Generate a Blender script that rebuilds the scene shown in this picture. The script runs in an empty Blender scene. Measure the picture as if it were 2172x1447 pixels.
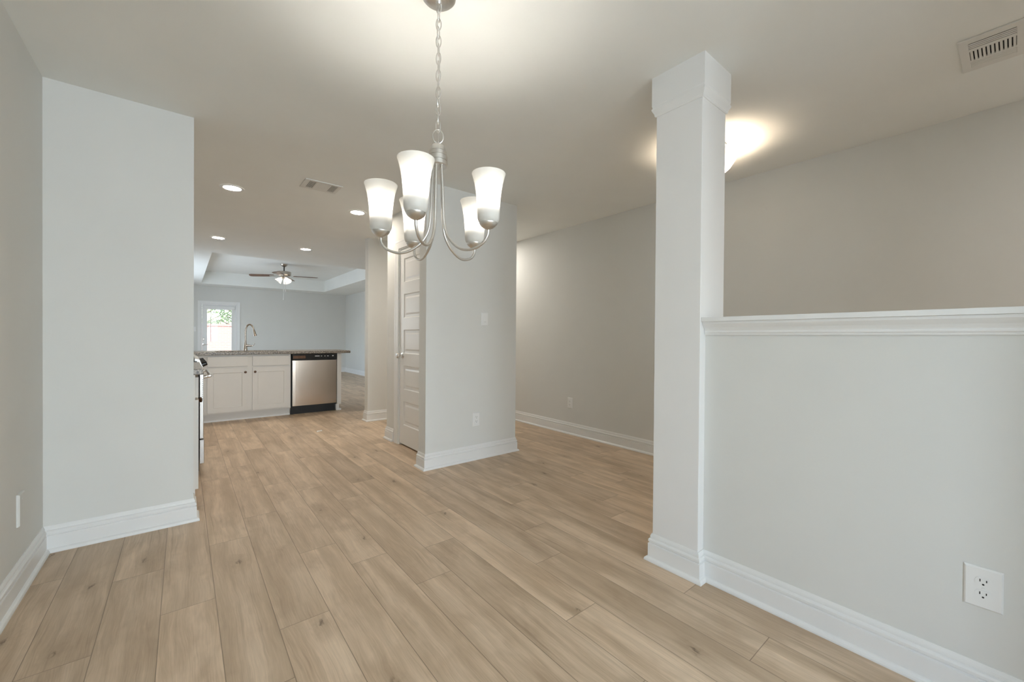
import bpy, bmesh, math, random
from mathutils import Vector, Matrix

scene = bpy.context.scene
C = scene.collection
PI = math.pi
random.seed(7)

# ------------------------------------------------------------------ camera
CAM_F, CAM_H = 864.0, 1.125                      # focal length in px of a 2172 px wide frame, eye height in m
yaw, pit, rol = math.radians(38.92), math.radians(-0.434), math.radians(0.4275)
fw = Vector((math.sin(yaw)*math.cos(pit), math.cos(yaw)*math.cos(pit), math.sin(pit)))
r0 = Vector((math.cos(yaw), -math.sin(yaw), 0)); u0 = r0.cross(fw)
rt = math.cos(rol)*r0 + math.sin(rol)*u0
up = -math.sin(rol)*r0 + math.cos(rol)*u0
cam = bpy.data.cameras.new('camera'); camo = bpy.data.objects.new('camera', cam); C.objects.link(camo)
camo.matrix_world = Matrix(((rt.x, up.x, -fw.x, 0), (rt.y, up.y, -fw.y, 0), (rt.z, up.z, -fw.z, CAM_H), (0, 0, 0, 1)))
cam.sensor_width = 36; cam.lens = 36*CAM_F/2172; cam.clip_start = 0.02; cam.clip_end = 300
scene.camera = camo

# ------------------------------------------------------------------ world, sun, daylight
scene.view_settings.view_transform = 'Standard'; scene.view_settings.look = 'None'
scene.view_settings.exposure = 0.17; scene.view_settings.gamma = 1.0; scene.view_settings.use_curve_mapping = False
scene.cycles.diffuse_bounces = 8; scene.cycles.max_bounces = 14; scene.cycles.transparent_max_bounces = 16
scene.cycles.sample_clamp_indirect = 6
w = bpy.data.worlds.new('sky'); scene.world = w; w.use_nodes = True
wn, wl = w.node_tree.nodes, w.node_tree.links
sky = wn.new('ShaderNodeTexSky'); sky.sky_type = 'NISHITA'; sky.sun_disc = False
sky.sun_elevation = math.radians(52); sky.sun_rotation = math.radians(120); sky.dust_density = 3.0
wl.new(sky.outputs[0], wn['Background'].inputs[0]); wn['Background'].inputs[1].default_value = 0.8

def light(name, kind, loc, energy, color, rot=(0, 0, 0), **kw):
    d = bpy.data.lights.new(name, kind); d.energy = energy; d.color = color
    for k, v in kw.items(): setattr(d, k, v)
    o = bpy.data.objects.new(name, d); o.location = loc; o.rotation_euler = rot; C.objects.link(o)
    return o
sun = light('sun', 'SUN', (6, -4, 30), 3.2, (1.0, .96, .9), angle=math.radians(2))
sun.rotation_euler = Vector((-0.62, 0.40, -0.78)).to_track_quat('-Z', 'Y').to_euler()
DAY = (0.74, 0.875, 1.0)
# daylight entering through the windows (each lamp fills its own window opening)
light('daylight_dining_side', 'AREA', (-0.60, -1.90, 1.35), 35, DAY, (0, -PI/2, 0), shape='RECTANGLE', size=1.5, size_y=1.8)
light('daylight_dining_front', 'AREA', (0.65, -6.54, 1.37), 200, DAY, (PI/2, 0, 0), shape='RECTANGLE', size=2.3, size_y=1.9)
light('daylight_foyer', 'AREA', (2.85, -6.54, 1.35), 16, DAY, (PI/2, 0, 0), shape='RECTANGLE', size=0.7, size_y=1.6)
light('daylight_living', 'AREA', (-0.60, 10.2, 1.35), 50, DAY, (0, -PI/2, 0), shape='RECTANGLE', size=1.5, size_y=3.2)
WARM = (1.0, 0.925, 0.82)
WARM2 = (1.0, 0.91, 0.79)
light('foyer_fill', 'AREA', (2.80, -1.30, 2.425), 15, (1, .95, .90), shape='DISK', size=.16)  # unseen fill without a fixture, added to brighten the right wall
light('hall_lamp', 'AREA', (3.06, 4.55, 2.425), 10, (1, .94, .86), shape='DISK', size=.14)

# ------------------------------------------------------------------ materials
def mat(name, base, rough=0.5, metal=0.0, noise=0.0, nscale=20.0, bump=0.0, bscale=200.0, spec=0.5, aniso=0.0, stretch=None):
    m = bpy.data.materials.new(name); m.use_nodes = True
    n, l = m.node_tree.nodes, m.node_tree.links
    b = n['Principled BSDF']
    b.inputs['Base Color'].default_value = (*base, 1); b.inputs['Roughness'].default_value = rough
    b.inputs['Metallic'].default_value = metal; b.inputs['Specular IOR Level'].default_value = spec
    if aniso: b.inputs['Anisotropic'].default_value = aniso
    tc = n.new('ShaderNodeTexCoord'); mp = n.new('ShaderNodeMapping'); l.new(tc.outputs['Object'], mp.inputs[0])
    if stretch: mp.inputs['Scale'].default_value = stretch
    if noise:
        t = n.new('ShaderNodeTexNoise'); t.inputs['Scale'].default_value = nscale; t.inputs['Detail'].default_value = 4
        l.new(mp.outputs[0], t.inputs['Vector'])
        r = n.new('ShaderNodeValToRGB'); l.new(t.outputs['Fac'], r.inputs[0])
        r.color_ramp.elements[0].position = .3; r.color_ramp.elements[1].position = .7
        r.color_ramp.elements[0].color = (*[c*(1-noise) for c in base], 1)
        r.color_ramp.elements[1].color = (*[min(1, c*(1+noise)) for c in base], 1)
        l.new(r.outputs[0], b.inputs['Base Color'])
    if bump:
        t = n.new('ShaderNodeTexNoise'); t.inputs['Scale'].default_value = bscale; t.inputs['Detail'].default_value = 2
        l.new(mp.outputs[0], t.inputs['Vector'])
        bp = n.new('ShaderNodeBump'); bp.inputs['Strength'].default_value = bump; bp.inputs['Distance'].default_value = .001
        l.new(t.outputs['Fac'], bp.inputs['Height']); l.new(bp.outputs[0], b.inputs['Normal'])
    return m
def emis(name, col, strength):
    m = bpy.data.materials.new(name); m.use_nodes = True
    n, l = m.node_tree.nodes, m.node_tree.links
    n.remove(n['Principled BSDF']); e = n.new('ShaderNodeEmission')
    e.inputs[0].default_value = (*col, 1); e.inputs[1].default_value = strength
    l.new(e.outputs[0], n['Material Output'].inputs[0]); return m

M = {}
M['wall'] = mat('wall_paint', (.705, .705, .68), .65, noise=.012, nscale=3, bump=.12, bscale=180, spec=.3)
M['ceiling'] = mat('ceiling_paint', (.85, .86, .84), .8, noise=.012, nscale=3, bump=.12, bscale=160, spec=.2)
M['trim'] = mat('trim_paint', (.80, .80, .79), .35, noise=.008, nscale=6)
M['column'] = mat('column_paint', (.80, .795, .785), .45, noise=.008, nscale=6, bump=.05)
M['cabinet'] = mat('cabinet_paint', (.71, .685, .645), .4, noise=.01, nscale=8)
M['plastic'] = mat('white_plastic', (.82, .82, .81), .3, noise=.005, nscale=10)
M['vent'] = mat('vent_enamel', (.74, .73, .70), .4, noise=.01, nscale=10)
M['dark'] = mat('cavity_shadow', (.02, .018, .016), .7, noise=.1, nscale=10)  # near-black stands in for the shade inside slots and vent openings
M['black'] = mat('black_gloss', (.008, .008, .008), .18, noise=.05, nscale=8)
M['blackmat'] = mat('black_matte', (.012, .011, .010), .55, noise=.1, nscale=20)
M['nickel'] = mat('brushed_nickel', (.72, .70, .67), .32, 1.0, noise=.05, nscale=60, stretch=(1, 1, 12))
M['steel'] = mat('stainless_steel', (.50, .425, .36), .22, 1.0, noise=.03, nscale=40, stretch=(20, 20, .5), aniso=.6)  # brown tint puts warm floor reflections into the base colour
M['rangesteel'] = mat('range_steel', (.50, .47, .44), .38, 1.0, noise=.03, nscale=40, stretch=(20, 20, .5))
M['bronze'] = mat('bronze_knob_metal', (.10, .055, .035), .3, 1.0, noise=.2, nscale=40)
M['fnickel'] = mat('faucet_nickel', (.50, .44, .38), .25, 1.0, noise=.05, nscale=40)
M['mark'] = mat('panel_marking_grey', (.55, .55, .55), .5, noise=.02, nscale=30)
M['paper'] = mat('paper', (.85, .84, .80), .7, noise=.02, nscale=30)
M['bulb'] = emis('bulb_glow', (1, .945, .86), 195)
M['can'] = emis('can_light_glow', WARM2, 172)
M['fanbulb'] = emis('fan_bulb_glow', WARM2, 60)
M['foyerbulb'] = emis('foyer_bulb_glow', (1, .80, .59), 290)

def glass_shade(name, col, tau, refl=1.0):
    m = bpy.data.materials.new(name); m.use_nodes = True
    n, l = m.node_tree.nodes, m.node_tree.links
    n.remove(n['Principled BSDF'])
    t = n.new('ShaderNodeBsdfTranslucent'); d = n.new('ShaderNodeBsdfDiffuse'); g = n.new('ShaderNodeBsdfGlossy')
    nz = n.new('ShaderNodeTexNoise'); nz.inputs['Scale'].default_value = 30
    rp = n.new('ShaderNodeValToRGB'); rp.color_ramp.elements[0].color = (*[c*.97 for c in col], 1); rp.color_ramp.elements[1].color = (*col, 1)
    l.new(nz.outputs['Fac'], rp.inputs[0])
    for e_ in rp.color_ramp.elements: e_.color = (*[c*refl for c in e_.color[:3]], 1)
    l.new(rp.outputs[0], d.inputs[0]); t.inputs[0].default_value = (*[c*.95 for c in col], 1)
    g.inputs['Roughness'].default_value = .3
    a = n.new('ShaderNodeMixShader'); a.inputs[0].default_value = 1-tau; l.new(t.outputs[0], a.inputs[1]); l.new(d.outputs[0], a.inputs[2])
    f = n.new('ShaderNodeFresnel'); f.inputs[0].default_value = 1.3
    b = n.new('ShaderNodeMixShader'); l.new(f.outputs[0], b.inputs[0]); l.new(a.outputs[0], b.inputs[1]); l.new(g.outputs[0], b.inputs[2])
    l.new(b.outputs[0], n['Material Output'].inputs[0]); return m
M['shade'] = glass_shade('frosted_glass', (.86, .84, .79), .085, .74)
M['fanshade'] = glass_shade('fan_shade_glass', (.90, .89, .86), .30)
M['bowl'] = glass_shade('bowl_glass', (.92, .90, .86), .58, .8)

def pane_mat():
    m = bpy.data.materials.new('window_glass'); m.use_nodes = True
    n, l = m.node_tree.nodes, m.node_tree.links
    n.remove(n['Principled BSDF'])
    t = n.new('ShaderNodeBsdfTransparent'); g = n.new('ShaderNodeBsdfGlossy'); g.inputs['Roughness'].default_value = .02
    nz = n.new('ShaderNodeTexNoise'); rp = n.new('ShaderNodeValToRGB')
    rp.color_ramp.elements[0].color = (.93, .95, .94, 1); rp.color_ramp.elements[1].color = (.97, .98, .97, 1)
    l.new(nz.outputs['Fac'], rp.inputs[0]); l.new(rp.outputs[0], t.inputs[0])
    f = n.new('ShaderNodeFresnel'); f.inputs[0].default_value = 1.3
    b = n.new('ShaderNodeMixShader'); l.new(f.outputs[0], b.inputs[0]); l.new(t.outputs[0], b.inputs[1]); l.new(g.outputs[0], b.inputs[2])
    l.new(b.outputs[0], n['Material Output'].inputs[0]); return m
M['pane'] = pane_mat()

def granite_mat():
    m = mat('granite', (.5, .48, .44), .32); n, l = m.node_tree.nodes, m.node_tree.links
    b = n['Principled BSDF']; tc = n.new('ShaderNodeTexCoord')
    v = n.new('ShaderNodeTexNoise'); v.inputs['Scale'].default_value = 95; v.inputs['Detail'].default_value = 5; v.inputs['Roughness'].default_value = .7
    l.new(tc.outputs['Object'], v.inputs['Vector'])
    r = n.new('ShaderNodeValToRGB'); cr = r.color_ramp
    cr.elements[0].position = .36; cr.elements[0].color = (.025, .021, .018, 1)
    cr.elements[1].position = .66; cr.elements[1].color = (.56, .50, .42, 1)
    e = cr.elements.new(.46); e.color = (.13, .108, .088, 1)
    e = cr.elements.new(.54); e.color = (.34, .295, .24, 1)
    l.new(v.outputs['Fac'], r.inputs[0]); l.new(r.outputs[0], b.inputs['Base Color']); return m
M['granite'] = granite_mat()

def brick_mat():
    m = mat('brick', (.5, .3, .25), .85); n, l = m.node_tree.nodes, m.node_tree.links
    b = n['Principled BSDF']; tc = n.new('ShaderNodeTexCoord'); mp = n.new('ShaderNodeMapping')
    mp.inputs['Rotation'].default_value = (PI/2, 0, 0)
    l.new(tc.outputs['Object'], mp.inputs[0])
    t = n.new('ShaderNodeTexBrick'); l.new(mp.outputs[0], t.inputs['Vector'])
    t.inputs['Color1'].default_value = (.40, .25, .21, 1); t.inputs['Color2'].default_value = (.44, .27, .22, 1)
    t.inputs['Mortar'].default_value = (.50, .46, .43, 1); t.inputs['Scale'].default_value = 4.5
    t.inputs['Mortar Size'].default_value = .018; t.inputs['Brick Width'].default_value = .9; t.inputs['Row Height'].default_value = .33
    l.new(t.outputs['Color'], b.inputs['Base Color']); return m
M['brick'] = brick_mat()
M['leaf'] = mat('leaf_green', (.20, .30, .14), .5, noise=.35, nscale=3)
M['leaf2'] = mat('leaf_pale_green', (.30, .36, .17), .5, noise=.3, nscale=3)
M['bark'] = mat('bark', (.16, .12, .09), .9, noise=.3, nscale=12)
M['patio'] = mat('patio_concrete', (.55, .53, .50), .9, noise=.08, nscale=4)
M['woodblade'] = mat('fan_blade_wood', (.16, .085, .05), .4, noise=.3, nscale=8, stretch=(1, 12, 1))

def floor_mat():
    m = bpy.data.materials.new('plank_floor'); m.use_nodes = True
    n, l = m.node_tree.nodes, m.node_tree.links; b = n['Principled BSDF']
    def math_(op, a, c=None, clamp=False):
        x = n.new('ShaderNodeMath'); x.operation = op; x.use_clamp = clamp
        for i, v in enumerate((a, c)):
            if v is None: continue
            if isinstance(v, (int, float)): x.inputs[i].default_value = v
            else: l.new(v, x.inputs[i])
        return x.outputs[0]
    def vec(x, y, z=0.0):
        c = n.new('ShaderNodeCombineXYZ')
        for i, v in enumerate((x, y, z)):
            if isinstance(v, (int, float)): c.inputs[i].default_value = v
            else: l.new(v, c.inputs[i])
        return c.outputs[0]
    def noise(v, scale, detail=4, rough=.55, dist=0.0):
        t = n.new('ShaderNodeTexNoise'); t.inputs['Scale'].default_value = scale; t.inputs['Detail'].default_value = detail
        t.inputs['Roughness'].default_value = rough; t.inputs['Distortion'].default_value = dist
        l.new(v, t.inputs['Vector']); return t.outputs['Fac']
    def mix(fac, c1, c2, mode='MIX'):
        x = n.new('ShaderNodeMix'); x.data_type = 'RGBA'; x.blend_type = mode
        if isinstance(fac, (int, float)): x.inputs['Factor'].default_value = fac
        else: l.new(fac, x.inputs['Factor'])
        for k, v in (('A', c1), ('B', c2)):
            s = [i for i in x.inputs if i.name == k and i.type == 'RGBA'][0]
            if isinstance(v, tuple): s.default_value = (*v, 1)
            else: l.new(v, s)
        return [o for o in x.outputs if o.type == 'RGBA'][0]
    def ramp(fac, stops):
        r = n.new('ShaderNodeValToRGB'); l.new(fac, r.inputs[0]); e = r.color_ramp.elements
        e[0].position, e[0].color = stops[0][0], (*stops[0][1], 1)
        e[1].position, e[1].color = stops[-1][0], (*stops[-1][1], 1)
        for p, c in stops[1:-1]:
            q = e.new(p); q.color = (*c, 1)
        return r.outputs[0]
    ua = n.new('ShaderNodeUVMap'); ua.uv_map = 'near'; ub = n.new('ShaderNodeUVMap'); ub.uv_map = 'far'
    s1 = n.new('ShaderNodeSeparateXYZ'); s2 = n.new('ShaderNodeSeparateXYZ')
    l.new(ua.outputs[0], s1.inputs[0]); l.new(ub.outputs[0], s2.inputs[0])
    at = n.new('ShaderNodeAttribute'); at.attribute_name = 'plank'
    sp = n.new('ShaderNodeSeparateColor'); l.new(at.outputs['Color'], sp.inputs[0])
    ra, rb, rc = sp.outputs
    u, v = s1.outputs[0], s1.outputs[1]
    # long grain of the plank, shifted plank by plank
    du = math_('ADD', u, math_('MULTIPLY', ra, 37.0)); dv = math_('ADD', v, math_('MULTIPLY', rb, 11.0))
    wob = noise(vec(math_('MULTIPLY', du, 2.2), math_('MULTIPLY', dv, 6.0)), 1.0, 3)
    dvw = math_('ADD', dv, math_('MULTIPLY', wob, .05))
    broad = noise(vec(math_('MULTIPLY', du, 1.3), math_('MULTIPLY', dvw, 13.0), rc), 1.0, 4, .55, .4)
    blot = noise(vec(math_('MULTIPLY', du, 3.2), math_('MULTIPLY', dv, 6.5), rc), 1.0, 3, .6, .3)
    fine = noise(vec(math_('MULTIPLY', du, 7.0), math_('MULTIPLY', dvw, 190.0)), 1.0, 5, .65)
    med = noise(vec(math_('MULTIPLY', du, 3.0), math_('MULTIPLY', dvw, 55.0)), 1.0, 4, .6)
    base = ramp(broad, [(.27, (0.375, 0.270, 0.176)), (.40, (0.510, 0.380, 0.260)), (.52, (0.644, 0.495, 0.354)), (.70, (0.745, 0.589, 0.435))])
    base = mix(math_('MULTIPLY', math_('SUBTRACT', .535, blot, True), 3.8, True), base, (0.375, 0.267, 0.174))
    base = mix(.22, base, ramp(med, [(.3, (0.370, 0.270, 0.182)), (.7, (0.806, 0.638, 0.473))]))
    base = mix(.20, base, ramp(fine, [(.3, (0.280, 0.198, 0.127)), (.7, (0.874, 0.704, 0.528))]))
    smoke = noise(vec(math_('MULTIPLY', du, .75), math_('MULTIPLY', dvw, 8.5), 9.0), 1.0, 2, .5, .3)
    base = mix(math_('MULTIPLY', math_('SUBTRACT', smoke, .50, True), 3.0, True), base, (.395, .290, .192))
    streak = noise(vec(math_('MULTIPLY', du, 1.1), math_('MULTIPLY', dvw, 75.0), 4.0), 1.0, 3, .5, .2)
    base = mix(math_('MULTIPLY', math_('SUBTRACT', streak, .60, True), 2.6, True), base, (0.269, 0.187, 0.119))
    # tone of each plank
    tone = math_('ADD', .90, math_('MULTIPLY', rc, .19))
    tc = n.new('ShaderNodeCombineColor')
    for i in range(3): l.new(tone, tc.inputs[i])
    base = mix(1.0, base, tc.outputs[0], 'MULTIPLY')
    # knots: sparse cells, squashed along the grain
    vo = n.new('ShaderNodeTexVoronoi'); vo.voronoi_dimensions = '2D'; vo.inputs['Scale'].default_value = 1.0; vo.inputs['Randomness'].default_value = .9
    nk = noise(vec(math_('MULTIPLY', du, 30), math_('MULTIPLY', dv, 60)), 1.0, 3)
    l.new(vec(math_('ADD', math_('MULTIPLY', du, 1.9), math_('MULTIPLY', nk, .11)), math_('ADD', math_('MULTIPLY', dv, 5.5), math_('MULTIPLY', nk, .30)), rb), vo.inputs['Vector'])
    kd = vo.outputs['Distance']; kc = n.new('ShaderNodeSeparateColor'); l.new(vo.outputs['Color'], kc.inputs[0])
    on = math_('GREATER_THAN', kc.outputs[0], .72)
    ksz = math_('ADD', 11.0, math_('MULTIPLY', kc.outputs[1], 24.0))
    core = math_('MULTIPLY', on, math_('SUBTRACT', 1.0, math_('MULTIPLY', kd, ksz), True))
    halo = math_('MULTIPLY', on, math_('SUBTRACT', 1.0, math_('MULTIPLY', kd, 3.6), True))
    base = mix(math_('MULTIPLY', halo, .55), base, (.31, .22, .14))
    base = mix(math_('MULTIPLY', core, .72, True), base, (.075, .05, .032))
    # bevelled joints between planks
    ed = math_('MINIMUM', math_('MINIMUM', u, v), math_('MINIMUM', s2.outputs[0], s2.outputs[1]))
    gap = math_('SUBTRACT', 1.0, math_('DIVIDE', ed, .0020), True)
    base = mix(math_('MULTIPLY', gap, .75), base, (.10, .072, .048))
    l.new(base, b.inputs['Base Color'])
    rr = math_('ADD', .36, math_('MULTIPLY', fine, .16)); l.new(rr, b.inputs['Roughness'])
    b.inputs['Specular IOR Level'].default_value = .4
    hgt = math_('ADD', math_('MULTIPLY', fine, .25), math_('MULTIPLY', gap, -1.5))
    bp = n.new('ShaderNodeBump'); bp.inputs['Strength'].default_value = .35; bp.inputs['Distance'].default_value = .001
    l.new(hgt, bp.inputs['Height']); l.new(bp.outputs[0], b.inputs['Normal'])
    return m
M['floor'] = floor_mat()

# ------------------------------------------------------------------ mesh helpers
def obj(name, bm, m, parent=None, smooth=False, bevel=0.0, segs=2):
    bmesh.ops.recalc_face_normals(bm, faces=bm.faces)
    me = bpy.data.meshes.new(name); bm.to_mesh(me); bm.free()
    me.materials.append(m if not isinstance(m, str) else M[m])
    if smooth:
        for p in me.polygons: p.use_smooth = True
        me.set_sharp_from_angle(angle=math.radians(38))
    o = bpy.data.objects.new(name, me); C.objects.link(o)
    if bevel:
        b = o.modifiers.new('bevel', 'BEVEL'); b.width = bevel; b.segments = segs; b.limit_method = 'ANGLE'; b.angle_limit = math.radians(40)
    if parent is not None: o.parent = parent
    return o
def thing(name, label, cat, loc=(0, 0, 0), rotz=0.0, group=None):
    o = bpy.data.objects.new(name, None); o.empty_display_size = .05; C.objects.link(o)
    o.location = loc; o.rotation_euler = (0, 0, rotz); o['kind'] = 'thing'; o['label'] = label; o['category'] = cat
    if group: o['group'] = group
    return o
def tag(o, label, cat, group=None, kind='thing'):
    o['label'] = label; o['category'] = cat; o['kind'] = kind
    if group: o['group'] = group
    return o
def struct(name, bm, m, parent=None, **kw):
    o = obj(name, bm, m, parent, **kw)
    if parent is None: o['kind'] = 'structure'
    return o
def struct_empty(name):
    o = bpy.data.objects.new(name, None); C.objects.link(o); o['kind'] = 'structure'; return o
def box(bm, x0, x1, y0, y1, z0, z1):
    vs = [bm.verts.new((x, y, z)) for x in (x0, x1) for y in (y0, y1) for z in (z0, z1)]
    for f in ((0, 1, 3, 2), (4, 6, 7, 5), (0, 4, 5, 1), (2, 3, 7, 6), (0, 2, 6, 4), (1, 5, 7, 3)):
        bm.faces.new([vs[i] for i in f])
    return bm
def B(*a):
    return box(bmesh.new(), *a)
def slab(us, vs, keep, w0, w1, fmap, bm=None):
    """closed slab on a grid of cut lines; keep(u, v) tells whether a cell is solid; fmap(u, v, w) -> xyz"""
    bm = bm or bmesh.new(); V = {}
    def g(i, j, k):
        if (i, j, k) not in V: V[i, j, k] = bm.verts.new(fmap(us[i], vs[j], (w0, w1)[k]))
        return V[i, j, k]
    nu, nv = len(us)-1, len(vs)-1
    s = [[bool(keep((us[i]+us[i+1])/2, (vs[j]+vs[j+1])/2)) for j in range(nv)] for i in range(nu)]
    for i in range(nu):
        for j in range(nv):
            if not s[i][j]: continue
            for k in (0, 1): bm.faces.new([g(i, j, k), g(i+1, j, k), g(i+1, j+1, k), g(i, j+1, k)])
            for di, dj, a, b_ in ((-1, 0, (i, j), (i, j+1)), (1, 0, (i+1, j), (i+1, j+1)), (0, -1, (i, j), (i+1, j)), (0, 1, (i, j+1), (i+1, j+1))):
                ii, jj = i+di, j+dj
                if not (0 <= ii < nu and 0 <= jj < nv and s[ii][jj]):
                    bm.faces.new([g(*a, 0), g(*b_, 0), g(*b_, 1), g(*a, 1)])
    return bm
XZ = lambda u, v, w_: (u, w_, v)      # wall facing along Y
YZ = lambda u, v, w_: (w_, u, v)      # wall facing along X
XY = lambda u, v, w_: (u, v, w_)
def inside(u, v, rects):
    return any(a < u < b and c < v < d for a, b, c, d in rects)
def wall(bm, u0_, u1_, z0, z1, w0, w1, fmap, holes=()):
    us = sorted({u0_, u1_, *[h[0] for h in holes], *[h[1] for h in holes]}); vs = sorted({z0, z1, *[h[2] for h in holes], *[h[3] for h in holes]})
    vs = [v for v in vs if z0 <= v <= z1]
    return slab(us, vs, lambda u, v: not inside(u, v, holes), w0, w1, fmap, bm)
def lathe(bm, prof, n=32, cx=0, cy=0, cz=0, axis='Z', caps=False):
    rings = []
    for r, z in prof:
        if r < 1e-6:
            p = {'Z': (cx, cy, cz+z), 'Y': (cx, cy+z, cz), 'X': (cx+z, cy, cz)}[axis]
            rings.append([bm.verts.new(p)]); continue
        ring = []
        for k in range(n):
            a = 2*PI*k/n; c, s = r*math.cos(a), r*math.sin(a)
            p = {'Z': (cx+c, cy+s, cz+z), 'Y': (cx+c, cy+z, cz+s), 'X': (cx+z, cy+c, cz+s)}[axis]
            ring.append(bm.verts.new(p))
        rings.append(ring)
    for A, D in zip(rings, rings[1:]):
        if len(A) == 1 and len(D) == 1: continue
        for k in range(n):
            k2 = (k+1) % n
            if len(A) == 1: bm.faces.new((A[0], D[k], D[k2]))
            elif len(D) == 1: bm.faces.new((A[k], D[0], A[k2]))
            else: bm.faces.new((A[k], D[k], D[k2], A[k2]))
    if caps:
        for R in (rings[0], rings[-1]):
            if len(R) > 2: bm.faces.new(R)
    return bm
def smooth_path(pts, n=8):
    P = [Vector(p) for p in pts]; out = []
    for i in range(len(P)-1):
        p0 = P[i-1] if i else 2*P[0]-P[1]; p1, p2 = P[i], P[i+1]; p3 = P[i+2] if i+2 < len(P) else 2*P[-1]-P[-2]
        for k in range(n):
            t = k/n
            out.append(.5*((2*p1)+(-p0+p2)*t+(2*p0-5*p1+4*p2-p3)*t*t+(-p0+3*p1-3*p2+p3)*t**3))
    out.append(P[-1]); return out
def tube(bm, pts, r, n=12, closed=False):
    P = [Vector(p) for p in pts]; N = len(P)
    rad = r if callable(r) else (lambda t: r)
    tang = []
    for i in range(N):
        a = P[(i-1) % N] if (closed or i > 0) else P[i]; b = P[(i+1) % N] if (closed or i < N-1) else P[i]
        tang.append((b-a).normalized())
    ref = Vector((0, 0, 1)) if abs(tang[0].z) < .9 else Vector((1, 0, 0))
    nrm = (ref-tang[0]*ref.dot(tang[0])).normalized(); rings = []
    for i in range(N):
        nrm = (nrm-tang[i]*nrm.dot(tang[i])).normalized(); bi = tang[i].cross(nrm); rr = rad(i/max(1, N-1))
        rings.append([bm.verts.new(P[i]+(nrm*math.cos(2*PI*k/n)+bi*math.sin(2*PI*k/n))*rr) for k in range(n)])
    for i in range(N if closed else N-1):
        A, D = rings[i], rings[(i+1) % N]
        for k in range(n): bm.faces.new((A[k], A[(k+1) % n], D[(k+1) % n], D[k]))
    if not closed: bm.faces.new(rings[0]); bm.faces.new(rings[-1])
    return bm
def sweep(bm, path, prof, closed=False):
    """sweep a closed (offset, height) profile along a plan polyline, mitred; offset goes to the right of travel"""
    P = [Vector((p[0], p[1])) for p in path]; N = len(P); rings = []
    def right(a, b):
        d = (b-a).normalized(); return Vector((d.y, -d.x))
    for i in range(N):
        if closed: n1, n2 = right(P[i-1], P[i]), right(P[i], P[(i+1) % N])
        else:
            n1 = right(P[i-1], P[i]) if i else right(P[0], P[1]); n2 = right(P[i], P[i+1]) if i < N-1 else right(P[-2], P[-1])
        mv = (n1+n2)/(1+n1.dot(n2))
        rings.append([bm.verts.new((P[i].x+mv.x*o, P[i].y+mv.y*o, z)) for o, z in prof])
    m_ = len(prof)
    for i in range(N if closed else N-1):
        A, D = rings[i], rings[(i+1) % N]
        for k in range(m_): bm.faces.new((A[k], A[(k+1) % m_], D[(k+1) % m_], D[k]))
    if not closed: bm.faces.new(rings[0]); bm.faces.new(rings[-1])
    return bm
def panelled(bm, u0_, u1_, v0, v1, panels, thick, fmap, inset=.022, depth=.007, raise_=.0, field=.02):
    """door leaf with moulded panels on its front (w = 0); back at w = thick; fmap(u, v, w)"""
    pu0, pu1 = panels[0][0], panels[0][1]
    us = [u0_, pu0, pu1, u1_]; vs = sorted({v0, v1, *[p[2] for p in panels], *[p[3] for p in panels]})
    V = {}
    def g(u, v, w_):
        k = (round(u, 5), round(v, 5), round(w_, 5))
        if k not in V: V[k] = bm.verts.new(fmap(u, v, w_))
        return V[k]
    rects = [tuple(p) for p in panels]
    for i in range(3):
        for j in range(len(vs)-1):
            if inside((us[i]+us[i+1])/2, (vs[j]+vs[j+1])/2, rects): continue
            bm.faces.new([g(us[i], vs[j], 0), g(us[i+1], vs[j], 0), g(us[i+1], vs[j+1], 0), g(us[i], vs[j+1], 0)])
    for a, b, c, d in rects:
        loops = [(0, 0), (inset*.25, depth*.9), (inset*.45, depth)]
        if raise_: loops += [(inset+field*.2, depth), (inset+field, depth-raise_)]
        else: loops += [(inset, depth)]
        prev = None
        for off, w_ in loops:
            q = [g(a+off, c+off, w_), g(b-off, c+off, w_), g(b-off, d-off, w_), g(a+off, d-off, w_)]
            if prev:
                for k in range(4): bm.faces.new((prev[k], prev[(k+1) % 4], q[(k+1) % 4], q[k]))
            prev = q
        bm.faces.new(prev)
    # sides and back
    bk = [g(u0_, v0, thick), g(u1_, v0, thick), g(u1_, v1, thick), g(u0_, v1, thick)]; bm.faces.new(bk)
    bot = [g(u, v0, 0) for u in us]; top = [g(u, v1, 0) for u in us]
    lef = [g(u0_, v, 0) for v in vs]; rig = [g(u1_, v, 0) for v in vs]
    bm.faces.new(bot+[bk[1], bk[0]]); bm.faces.new(top+[bk[2], bk[3]]); bm.faces.new(lef+[bk[3], bk[0]]); bm.faces.new(rig+[bk[2], bk[1]])
    return bm
def plate(bm, w_, h, t, bev, cy=0.0):
    """bevelled cover plate lying on the plane y = 0, front towards -Y"""
    a, b = w_/2, h/2
    r1 = [(-a, 0, -b), (a, 0, -b), (a, 0, b), (-a, 0, b)]; r2 = [(x, -t*.5, z) for x, _, z in r1]
    r3 = [(x-math.copysign(bev, x), -t, z-math.copysign(bev, z)) for x, _, z in r1]
    R = [[bm.verts.new(p) for p in r] for r in (r1, r2, r3)]
    for A, D in zip(R, R[1:]):
        for k in range(4): bm.faces.new((A[k], A[(k+1) % 4], D[(k+1) % 4], D[k]))
    bm.faces.new(R[0]); bm.faces.new(R[2]); return bm
def dup(root, loc, rotz, label=None, group=None):
    r = root.copy(); C.objects.link(r); r.location = loc; r.rotation_euler = (0, 0, rotz)
    if label: r['label'] = label
    if group: r['group'] = group
    for ch in list(root.children):
        c = ch.copy(); C.objects.link(c); c.parent = r
        for gch in list(ch.children):
            d = gch.copy(); C.objects.link(d); d.parent = c
    return r

H = 2.44
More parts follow.
